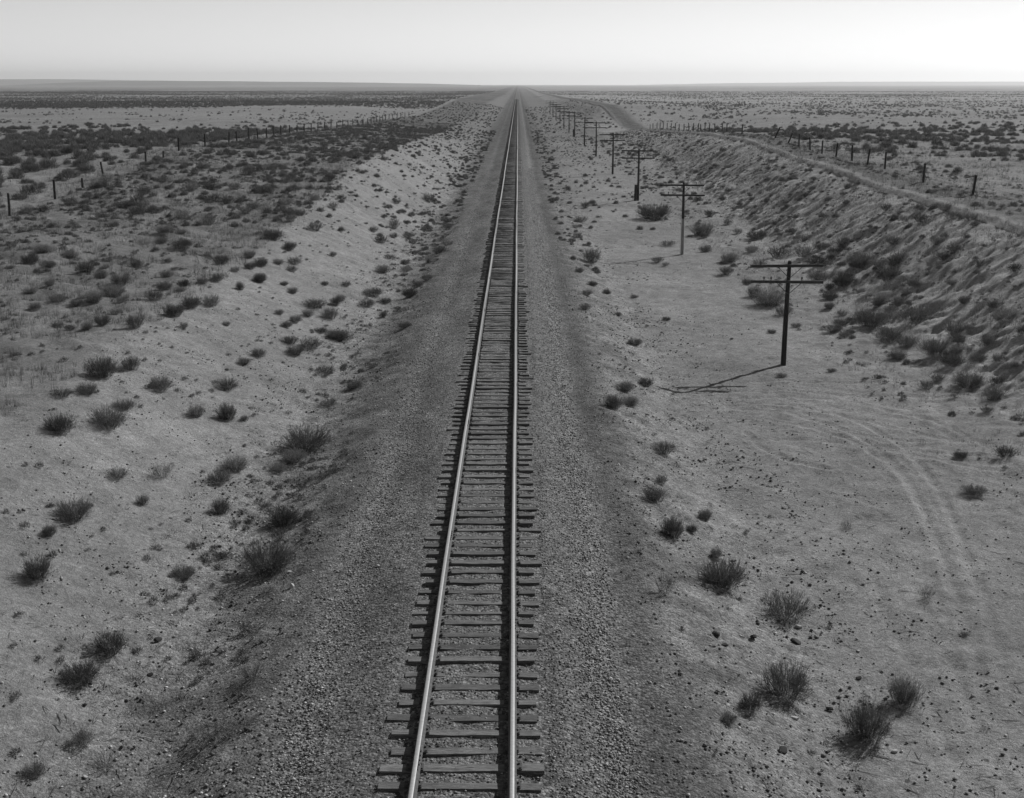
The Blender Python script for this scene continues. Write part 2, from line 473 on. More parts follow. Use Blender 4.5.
def soil(x, y):
    ax = np.abs(x); xl = -x
    zr = np.interp(y, ZR_Y, ZR_Z)
    e = .9 * fbm(x / 1.6, y / 3.0, 81, 4)           # ragged borders
    base = np.full(x.shape, .27)
    # left bank / floor sand
    base = base * (1 + .5 * fbm(x / 5, y / 5, 83, 4)) * (1 + .4 * fbm(x / .7, y / .7, 80, 3) * (1 - sstep(80, 160, y)))
    # grass-littered soil on the left top
    g = sstep(12.5, 16.5, xl + 2 * e) * (1 - sstep(28, 33, xl))
    base = base * (1 - g) + g * (.20 * (1 + .9 * fbm(x / 2.2, y / 2.2, 85, 4)))
    # darker soil on the cut bank to the right
    g = sstep(17.5, 20, x + 2 * e) * (1 - sstep(26.0, 26.8, x))
    base = base * (1 - g) + g * (.40 * (1 + .9 * fbm(x / 4, y / 1.0, 87, 4)))
    # bare strip along the crest of the cut
    cw = 26.6 + .25 * 1.6 * fbm(y / 22.0, y * 0 + 3.3, 11, 3)
    g = sstep(.1, .25, x - cw + .3 * e) * (1 - sstep(.3, .5, x - cw + .7 * e)) * sstep(.5, 1.5, zr)
    base = base * (1 - g) + g * .21
    g = sstep(.5, 1.2, x - cw + e)
    base = base * (1 - g) + g * (.16 * (1 + .9 * fbm(x / 2, y / 2, 84, 3)))
    # left ditch: darker, littered
    e3 = 1.3 * fbm(x / .42, y / .5, 82, 4)
    g = (1 - sstep(5.2, 6.6, xl + 1.8 * e + 2.0 * e3)) * (x < 0)
    base = base * (1 - g) + g * (.19 * (1 + 1.4 * fbm(x / .8, y / .8, 86, 4)))
    g = (1 - sstep(5.0, 6.6, x + 1.8 * e + 2.0 * e3)) * (x > 0)
    base = base * (1 - g) + g * (.22 * (1 + 1.3 * fbm(x / .8, y / .8, 88, 4)))
    # cinder paths and ballast
    g = 1 - sstep(3.2, 4.2, ax + .9 * e + .9 * e3)
    base = base * (1 - g) + g * (.165 * (1 + .9 * fbm(x / .9, y / 3, 89, 4)))
    b2 = sstep(1.35, 1.6, ax) * (1 - sstep(2.3, 2.9, ax + .5 * e)) * (x > 0)
    base = base * (1 - b2) + b2 * .20
    b4 = (1 - sstep(1.25, 1.5, ax))
    ln = np.exp(-((x - 2.5 - .3 * e) / .28) ** 2) + .8 * np.exp(-((x + 2.85 + .3 * e) / .3) ** 2)
    base = base + .07 * ln
    dkb = sstep(2.9, 3.2, x + .3 * e) * (1 - sstep(3.9, 4.5, x + .6 * e)) + .6 * sstep(3.1, 3.5, xl + .4 * e) * (1 - sstep(4.2, 5.0, xl + .8 * e))
    base = base * (1 - .17 * dkb)
    base = base * (1 - b4) + b4 * .20
    dz_ = 1 - sstep(5.5, 8.5, ax + 1.5 * e + 2 * e3)
    grit = np.clip((1 - sstep(2.6, 4.2, ax + .8 * e)) * .4 + .15 + .5 * dz_, 0, 1)
    p, m = rut_field(x, y)
    base = base * (1 + .22 * m)
    cov = cover_density(x, y) * np.maximum(sstep(31, 35, ax), sstep(350, 800, y) * sstep(8, 14, ax))
    # inside the right of way far off
    cov = cov * sstep(120, 900, y)
    plain = sstep(30, 34, ax)
    base = base * (1 - .35 * sstep(90, 320, y) * (1 - plain))
    base = base * (1 - plain) + plain * (.24 + .08 * (x > 0) * sstep(300, 900, y)) * (1 + .3 * fbm(x / 30, y / 30, 90, 3)) * (1 + .5 * fbm(x / 2.5, y / 3, 92, 3) * (1 - sstep(250, 500, y)))
    return np.clip(base * .67, .02, .42), grit, cov

bs, gr, cv = soil(GX.ravel(), GY.ravel())
colr = np.stack([bs, gr, cv, np.ones_like(bs)], 1).astype(np.float32)
att = me.attributes.new('soil', 'FLOAT_COLOR', 'POINT')
att.data.foreach_set('color', colr.ravel())
ground = obj('ground', me); ground['kind'] = 'structure'

# ------------------------------------------------------------------ distant hills
m, nt, b = newmat('hill_scrub')
geo_n = N(nt, 'ShaderNodeNewGeometry')
v = remap(nt, noise(nt, geo_n.outputs['Position'], .006, 5, .65), .3, .7, .055, .12)
nt.links.new(grey(nt, v), b.inputs['Base Color']); M_HILL = m
def hill_range(x0, x1, y0, depth, prof, seed):
    nxs, nys = 160, 14
    xs = np.linspace(x0, x1, nxs); ys = np.linspace(0, 1, nys)
    HX, HY = np.meshgrid(xs, ys)
    t = np.interp(HX, np.linspace(x0, x1, len(prof)), prof)
    hz = t * np.sin(np.pi * np.clip(HY, 0, 1)) ** .8 * (1 + .25 * fbm(HX / 700, HY * 4, seed, 4)) - 6
    Vh = np.stack([HX.ravel(), (y0 + depth * HY + 300 * fbm(HX / 900, HX * 0, seed + 5, 3)).ravel(), hz.ravel()], 1)
    i = np.arange(nxs * nys).reshape(nys, nxs)
    Fh = np.stack([i[:-1, :-1].ravel(), i[:-1, 1:].ravel(), i[1:, 1:].ravel(), i[1:, :-1].ravel()], 1)
    o = obj('hills', mesh_np('hills', Vh, Fh, M_HILL, smooth=True)); o['kind'] = 'structure'
hill_range(-9500, -1200, 12500, 2000, [84, 86, 82, 76, 68, 58, 46, 30, 10], 101)
hill_range(-3300, -250, 7500, 1600, [4, 22, 34, 38, 34, 30, 28, 26, 20, 10], 111)
hill_range(1300, 9000, 12500, 2000, [8, 26, 36, 40, 42, 40, 40, 36, 30], 121)

# ------------------------------------------------------------------ railway track
TIE_SP = .53
track = empty('railroad_track', (0, 30, -.25))
tag(track, 'single straight railroad track with worn wooden ties running to the horizon', 'railroad track')
def rail_mesh():
    prof = [(-.07, -.16), (.07, -.16), (.07, -.146), (.012, -.128), (.010, -.05), (.036, -.038), (.036, -.006), (.030, 0), (-.030, 0), (-.036, -.006), (-.036, -.038), (-.010, -.05), (-.012, -.128), (-.07, -.146)]
    ys = np.concatenate([np.arange(-30, 300, 1.5), geo(300, 5200, 2, 1.03)])
    off = .035 * fbm(ys / 14, ys * 0 + 1.7, 131, 3) * 2
    offz = .012 * fbm(ys / 9, ys * 0 + 4.7, 133, 2) * 2
    n = len(prof)
    Vr = np.array([[px + o_, y, pz + oz - .002] for y, o_, oz in zip(ys, off, offz) for px, pz in prof])
    Fr = [(i*n+k, i*n+(k+1) % n, (i+1)*n+(k+1) % n, (i+1)*n+k) for i in range(len(ys)-1) for k in range(n)]
    return mesh_np('rail', Vr, np.array(Fr), M_RAIL)
RAILM = rail_mesh()
def joint_mesh():
    mb = MB()
    for s in (-1, 1):
        mb.box((s * .026, 0, -.09), (.022, .62, .07))
        for k in (-.2, -.07, .07, .2):
            mb.box((s * .045, k, -.09), (.02, .03, .03))
    return mb.mesh('joint_bar', M_IRON)
JM = joint_mesh()
PX0, PY0, PZ0 = track.location
for s in (-1, 1):
    r = obj('rail', RAILM, track, (s * .755 - PX0, -PY0, -PZ0))
    for k in range(10):
        yj = 17.5 + k * 10 + (5 if s > 0 else 0)
        obj('joint_bar', JM, r, (float(.07 * fbm(np.array([yj / 14]), np.array([1.7]), 131, 3)[0]), yj, 0))

def tie_mesh(i):
    L = 2.47; wv = .205; hv = .17
    n = 8
    xs = np.linspace(-L / 2, L / 2, n); mb = MB()
    v = []
    for k, x in enumerate(xs):
        dy = rng.uniform(-.012, .012, 4); dz = rng.uniform(-.012, .006, 2)
        ex = rng.uniform(-.03, .03) if k in (0, n - 1) else 0
        v += [(x + ex, -wv/2 + dy[0], -hv), (x + ex, wv/2 + dy[1], -hv), (x + ex, wv/2 + .5 * dy[2] - .008, dz[0]), (x + ex, -wv/2 + .5 * dy[3] + .008, dz[1])]
    f = [(0, 1, 2, 3), ((n-1)*4+3, (n-1)*4+2, (n-1)*4+1, (n-1)*4)]
    for k in range(n - 1):
        for q in range(4):
            f.append((k*4+q, (k+1)*4+q, (k+1)*4+(q+1) % 4, k*4+(q+1) % 4))
    mb.add(v, f)
    return mb.mesh('railroad_tie', M_TIE)
TIES = [tie_mesh(i) for i in range(9)]
def plate_mesh():
    mb = MB()
    mb.box((0, 0, .008), (.27, .17, .016))
    for sx in (-1, 1):
        mb.box((sx * .088, .05 * sx, .028), (.035, .03, .03))
        mb.box((sx * .11, -.05 * sx, .022), (.03, .03, .022))
    return mb.mesh('tie_plate', M_IRON)
PLM = plate_mesh()
ys = []; y = 12.0
while y < 900:
    ys.append(y); y += TIE_SP + rng.uniform(-.055, .055)
ztop = -.185
farV = []; farF = []
n_near = 0
for y in ys:
    ox = rng.normal(0, .06); rz = rng.normal(0, .014); dz = rng.uniform(-.03, .012)
    if y > 14.5 and n_near < 100:
        n_near += 1
        t = obj('railroad_tie', TIES[rng.integers(9)], track, (ox - PX0, y - PY0, ztop + dz - PZ0 - .0), (0, 0, rz), (1 + rng.normal(0, .02), 1 + rng.normal(0, .09), 1))
        for s in (-1, 1):
            obj('tie_plate', PLM, t, (s * .755 - ox, 0, .001 - dz * .9))
    else:
        c = np.array([(-1.23,-.1,-.17),(1.23,-.1,-.17),(1.23,.1,-.17),(-1.23,.1,-.17),(-1.23,-.1,0),(1.23,-.1,0),(1.23,.1,0),(-1.23,.1,0)])
        if y < 250: c = c + rng.uniform(-.015, .015, c.shape)
        c[:, 1] += c[:, 0] * rz
        c += np.array([ox, y, ztop + dz]) - np.array([PX0, PY0, PZ0])
        nb = len(farV) * 8
        farV.append(c); farF.append(np.array([(0,3,2,1),(4,5,6,7),(0,1,5,4),(1,2,6,5),(2,3,7,6),(3,0,4,7)]) + nb)
# islands vary in tone with the position noise of the wood
M_TIEF = wood_material('far_tie_wood', .04, .15, (1.0, 1.3, 1))
o = obj('far_ties', mesh_np('far_ties', np.concatenate(farV), np.concatenate(farF), M_TIEF), track)
o['kind'] = 'stuff'

# ------------------------------------------------------------------ telegraph poles
def pole(x, y, hgt, label, r0=.115, lean=0, kind=0, arms=2, pale=False, tilt=0):
    z = h1(x, y)
    e = empty('telegraph_pole', (x, y, z))
    tag(e, label, 'telegraph pole', 'telegraph poles along the right of the track')
    k = rng.uniform(-.03, .03)
    lx = lambda t: lean * t + k * math.sin(t / hgt * 3.1)
    r1 = r0 * .7
    mb = MB()
    zs = [-.3, hgt * .22, hgt * .45, hgt * .7, hgt - .04, hgt]
    rs = [r0 * 1.04, r0 * .97, r0 * .9, r0 * .8, r1, r1 * .55]
    if pale:
        zs2 = [-.3, hgt * .25, hgt * .5]; mb2 = MB()
        mb2.tube([(lx(q), 0, q) for q in zs2], [r0 * 1.04, r0 * .96, r0 * .9], 12)
        obj('pole_butt', mb2.mesh('pole_butt', M_POLEL, smooth=False), e)['label'] = 'bleached pale lower half of the pole'
        zs = [hgt * .5 + .002, hgt * .7, hgt - .04, hgt]; rs = [r0 * .9, r0 * .8, r1, r1 * .55]
    mb.tube([(lx(q), 0, q) for q in zs], rs, 12)
    obj('pole_shaft', mb.mesh('pole_shaft', M_POLE), e)
    if kind == 1:      # short stub post lashed to the foot
        mb = MB(); mb.tube([(-.24, -.06, -.3), (-.22, -.06, hgt * .31)], [.15, .14], 10)
        obj('stub_post', mb.mesh('stub_post', M_POLE), e)
    for a in range(arms):
        za = hgt - .20 - a * .68
        xa = lx(za)
        L = 3.05
        arm = MB(); arm.box((0, 0, 0), (L, .09, .115))
        ao = obj('crossarm', arm.mesh('crossarm', M_ARM, bevel=.008), e, (xa + (-.14 if a == 0 else -.08), -(r1 + .055), za), (0, tilt + rng.normal(0, .006), 0))
        for px in ([-1.1, .98, 1.3] if a == 0 else [-.98, -.68, .62]):
            p = MB(); p.tube([(px, 0, .06), (px, 0, .12), (px, 0, .13), (px, 0, .21), (px, 0, .235)], [.018, .018, .042, .036, .015], 8)
            obj('insulator', p.mesh('insulator', M_INS, smooth=True), ao)
        for s in (-1, 1):
            br = MB()
            p0 = Vector((xa + s * .52, -(r1 + .115), za - .03)); p1 = Vector((xa + s * .02, -(r1 + .03), za - .52))
            br.tube([p0, p1], [.014, .014], 6)
            obj('crossarm_brace', br.mesh('crossarm_brace', M_IRON), e)
    return e
POLES = [  # x, y, height
    ((783.2, 366.5), 51.7, 4.5, 'nearest telegraph pole, dark with two crossarms, long shadow across the sand', 0, False),
    ((682, 254), 86, 5.0, 'telegraph pole with a bleached pale lower half beside a big shrub', 0, True),
    ((637.9, 199.4), 119, 4.9, 'third telegraph pole from the front, a thick stub post at its foot', 1, False),
    ((612.6, 174.1), 151, 4.9, 'fourth telegraph pole from the front, slim and dark with two crossarms', 0, False),
    ((596, 155.6), 183, 5.0, 'fifth telegraph pole from the front, in line beyond the slim fourth', 0, False),
    ((584.4, 144.4), 216, 4.9, 'sixth telegraph pole from the front, before the one with a thick foot', 0, False),
    ((574.6, 137.3), 252, 4.9, 'seventh telegraph pole from the front, small with a thick foot', 1, False),
    ((569, 131.5), 280, 4.6, 'eighth telegraph pole from the front, just beyond the thick-footed small pole', 0, False),
    ((564, 123.5), 312, 4.9, 'ninth telegraph pole from the front, small and faint', 0, False),
    ((560, 121.4), 345, 4.8, 'tenth telegraph pole from the front, small and faint', 0, False),
    ((556, 119.5), 380, 4.8, 'eleventh telegraph pole from the front, tiny and faint', 0, False),
    ((553, 116.5), 412, 4.8, 'twelfth telegraph pole from the front, tiny and faint', 0, False),
    ((550, 113), 450, 4.8, 'farthest telegraph pole that can still be made out', 0, False)]
for (px, py), yy, hh, lab, kd, pal in POLES:
    d = ray(px, py); t = yy / d[1]
    pole(float(CAM[0] + d[0] * t), yy, hh, lab, kind=kd, pale=pal, lean=rng.uniform(-.01, .01), tilt=rng.normal(0, .008))

# ------------------------------------------------------------------ wire fences
POSTM = []
for i in range(4):
    mb = MB(); j = rng.uniform(-.02, .02, 6)
    mb.tube([(0, 0, -.2), (j[0], j[1], .6), (j[2], j[3], 1.30), (j[2], j[3], 1.33)], [.085, .08, .075, .05], 8)
    POSTM.append(mb.mesh('fence_post', M_POST))
def fence(side, pxs, label):
    pts = []
    for q in pxs:
        px, sc, ln = q if isinstance(q, tuple) else (q, 1, 0)
        xw = side * 30.3
        f = RM.T @ np.array([0, 1, 0])
        # depth for a given column: solve along the line x = xw
        yv = np.linspace(40, 700, 4000)
        P = np.stack([np.full_like(yv, xw), yv, height(np.full_like(yv, xw), yv)], 1) - CAM
        C = P @ RM
        u = W / 2 + FPX * C[:, 0] / -C[:, 2]
        i = int(np.argmin(np.abs(u - px)))
        pts.append((xw, yv[i], sc, ln))
    pts.sort(key=lambda p: p[1])
    e = empty('wire_fence', (pts[0][0], pts[0][1], h1(pts[0][0], pts[0][1])))
    tag(e, label, 'fence')
    tops = []
    for x, y, sc, ln in pts:
        z = h1(x, y)
        obj('fence_post', POSTM[rng.integers(4)], e, (x - e.location[0], y - e.location[1], z - e.location[2]),
            (rng.normal(0, .04), ln + rng.normal(0, .03), rng.uniform(0, 6)) if not ln else (0, ln, 0), (1, 1, sc * rng.uniform(.93, 1.07)))
        tops.append((x - e.location[0], y - e.location[1], z - e.location[2]))
    for hgt in (.35, .7, 1.05):
        mb = MB(); mb.tube([(a + .06, b_, c + hgt) for a, b_, c in tops], [.0035] * len(tops), 4)
        obj('fence_wire', mb.mesh('fence_wire', M_IRON), e)
fence(-1, [-15, 10, 55.4, (82.7, .55, 0), (104, 1, -.14), (146, .75, 0), (163.3, .45, 0), (178.7, .9, 0), (205, 1, 0), (228.7, 1, 0), 237, 249, 258, 266.6, 274, 281, 290, 297, 304, 311, 318, 325, 331, 337, 343, 348, 353, 358, 363, 367.5, 371, 374, 377, 380, 383, 385.5, 389, 393, 397, 401, 405, 409],
      'wire fence of thin weathered posts along the grassy top left of the track')
fence(1, [1090, 1040, 973, 923, 885, (867, 1, .1), 852, 836, 822, 810, 799, (788, 1, .35), (775, 1, .4), 742, 727, 722, 715, 709, 705, 701, 698, 693, 689, 684, 679, 675, 671, 667, 663, 660, 657, 653, 650],
      'wire fence of dark posts above the eroded bank right of the track')

# ------------------------------------------------------------------ shrubs
def blades(n, spread, hgt, seed, width, droop=.1, kids=3, kid_len=.4, up=.35):
    """stalks fanning out of a crown about 1 m across; returns stem (V,F), leaf (V,F) with triangles"""
    r = np.random.default_rng(seed)
    lumps = r.uniform(-.28, .28, (4, 2)) * spread
    sv, sf, lv, lf = [], [], [], []
    def ribbon(Vv, Ff, p0, p1, p2, w0, w1):
        d = p2 - p0; s = np.cross(d, r.normal(size=3)); s /= np.linalg.norm(s) + 1e-9
        b0 = len(Vv)
        Vv += [p0 - s * w0, p0 + s * w0, p1 + s * w1, p1 - s * w1, p2]
        Ff += [(b0, b0+1, b0+2), (b0, b0+2, b0+3), (b0+3, b0+2, b0+4)]
    for i in range(n):
        l = lumps[r.integers(4)]
        rad = math.sqrt(r.uniform()) ; th = r.uniform(0, 2 * math.pi)
        b0 = np.array([l[0] * .9 + .30 * rad * math.cos(th), l[1] * .9 + .30 * rad * math.sin(th), -.03])
        pol = rad ** up * math.radians(78) * r.uniform(.4, 1.04)
        th2 = th + r.normal(0, .35)
        L = hgt * r.uniform(.72, 1.08) * (1 + .22 * math.sin(pol)) 
        d = np.array([math.sin(pol) * math.cos(th2), math.sin(pol) * math.sin(th2), math.cos(pol)])
        end = b0 + np.array([d[0] * spread * .52 / hgt * L, d[1] * spread * .52 / hgt * L, max(d[2] * L, .04)])
        mid = b0 * .5 + end * .5 + np.array([0, 0, droop * L]) + r.normal(0, .015, 3)
        ribbon(sv, sf, b0, mid, end, width * .8, width * .5)
        for k in range(kids):
            t = r.uniform(.3, 1.0)
            q = b0 * (1-t)**2 + 2 * mid * t * (1-t) + end * t * t
            dd = (end - mid); dd /= np.linalg.norm(dd) + 1e-9
            dd = dd + r.normal(0, .55, 3); dd[2] += .45; dd /= np.linalg.norm(dd)
            kl = kid_len * hgt * r.uniform(.4, 1)
            ribbon(lv, lf, q, q + dd * kl * .5 + r.normal(0, .01, 3), q + dd * kl, width * .7, width * .9)
    sv = np.array(sv); sf = np.array(sf)
    lv = np.array(lv) if lv else np.zeros((0, 3)); lf = np.array(lf) if lf else np.zeros((0, 3), int)
    allv = np.concatenate([sv, lv])
    c = np.array([*np.median(allv[:, :2], 0), 0]); q = np.array([1, 1, 0])
    rad_ = np.percentile(np.hypot(*(allv[:, :2] - c[:2]).T), 94); top_ = np.percentile(allv[:, 2], 98)
    k = np.array([.5 * spread / rad_, .5 * spread / rad_, hgt / top_])
    return ((sv - c) * k, sf), ((lv - c) * k, lf)
HI = []
for i in range(8):
    n_, w_, k_, kl_, up_ = [(380, .0042, 11, .30, .5), (460, .0036, 10, .22, .7), (240, .0045, 12, .38, .4), (330, .004, 9, .26, .6),
                            (420, .0042, 11, .2, .8), (260, .0045, 7, .34, .5), (340, .004, 12, .3, .35), (520, .0034, 9, .18, .6)][i]
    s, l = blades(n_, 1.0, .55, 200 + i, w_, kids=k_, kid_len=kl_, up=up_)
    HI.append((mesh_np('stems', *s, M_DEAD if i in (2, 5) else M_STEM), mesh_np('foliage', *l, M_SAGE if i in (1, 4, 7) else M_SHRUB)))
SPARSE = []
for i in range(3):
    s, l = blades(120, 1.0, .5, 300 + i, .004, kids=7, kid_len=.34, up=.5)
    SPARSE.append((mesh_np('stems', *s, M_STEM), mesh_np('foliage', *l, M_SHRUB)))
MID = []
for i in range(6):
    s, l = blades(150, 1.0, .55, 400 + i, .008, kids=7, kid_len=.33, up=.5)
    MID.append(mesh_np('shrub_mid', np.concatenate([s[0], l[0]]), np.concatenate([s[1], l[1] + len(s[0])]), M_SAGE if i % 2 else M_SHRUB))
def raw_tuft(n, kids, w, seed, hgt=.5):
    s, l = blades(n, 1.0, hgt, seed, w, kids=kids, kid_len=.5)
    if kids == 0: return s
    return np.concatenate([s[0], l[0]]), np.concatenate([s[1], l[1] + len(s[0])])
def tri_tuft(n, w, seed):
    """a dome of short single-triangle leaves and stalks"""
    r = np.random.default_rng(seed); v = []
    lump = r.uniform(-.22, .22, (3, 2))
    for i in range(n):
        l = lump[r.integers(3)]; th = r.uniform(0, 2 * math.pi); pol = math.acos(r.uniform(.08, 1))
        d = np.array([math.sin(pol) * math.cos(th), math.sin(pol) * math.sin(th), math.cos(pol)])
        rr = r.uniform(.45, .8) ; q = np.array([l[0], l[1], 0]) * .8 + d * np.array([.38, .38, .46]) * rr
        e_ = d * .55 + r.normal(0, .35, 3); e_[2] += .35; e_ /= np.linalg.norm(e_)
        sd_ = np.cross(e_, r.normal(size=3)); sd_ /= np.linalg.norm(sd_)
        L = r.uniform(.12, .26)
        v += [q - sd_ * w - e_ * L * .3, q + sd_ * w - e_ * L * .3, q + e_ * L]
    return np.array(v), np.arange(3 * n).reshape(-1, 3)
LOW = [tri_tuft(400, .010, 500 + i) for i in range(6)]
TINY = [tri_tuft(60, .035, 520 + i) for i in range(5)]

def stuff_mesh(name, mat, variants, P, S, hs, kind=True):
    """one mesh: variant tufts at P (n,3), width S, height factor hs"""
    Vs, Fs, nb = [], [], 0
    which = rng.integers(len(variants), size=len(P))
    for k, (v, f) in enumerate(variants):
        s = np.where(which == k)[0]
        if not len(s): continue
        a = rng.uniform(0, 2 * np.pi, len(s)); ca, sa = np.cos(a), np.sin(a)
        vx = v[None, :, 0] * ca[:, None] - v[None, :, 1] * sa[:, None]
        vy = v[None, :, 0] * sa[:, None] + v[None, :, 1] * ca[:, None]
        vz = np.repeat(v[None, :, 2], len(s), 0)
        vv = np.stack([vx * S[s, None], vy * S[s, None], vz * (S[s] * hs[s])[:, None]], 2) + P[s][:, None, :]
        ff = f[None] + (np.arange(len(s)) * len(v))[:, None, None] + nb
        Vs.append(vv.reshape(-1, 3)); Fs.append(ff.reshape(-1, f.shape[1])); nb += len(s) * len(v)
    o = obj(name, mesh_np(name, np.concatenate(Vs), np.concatenate(Fs), mat))
    if kind: o['kind'] = 'stuff'
    return o

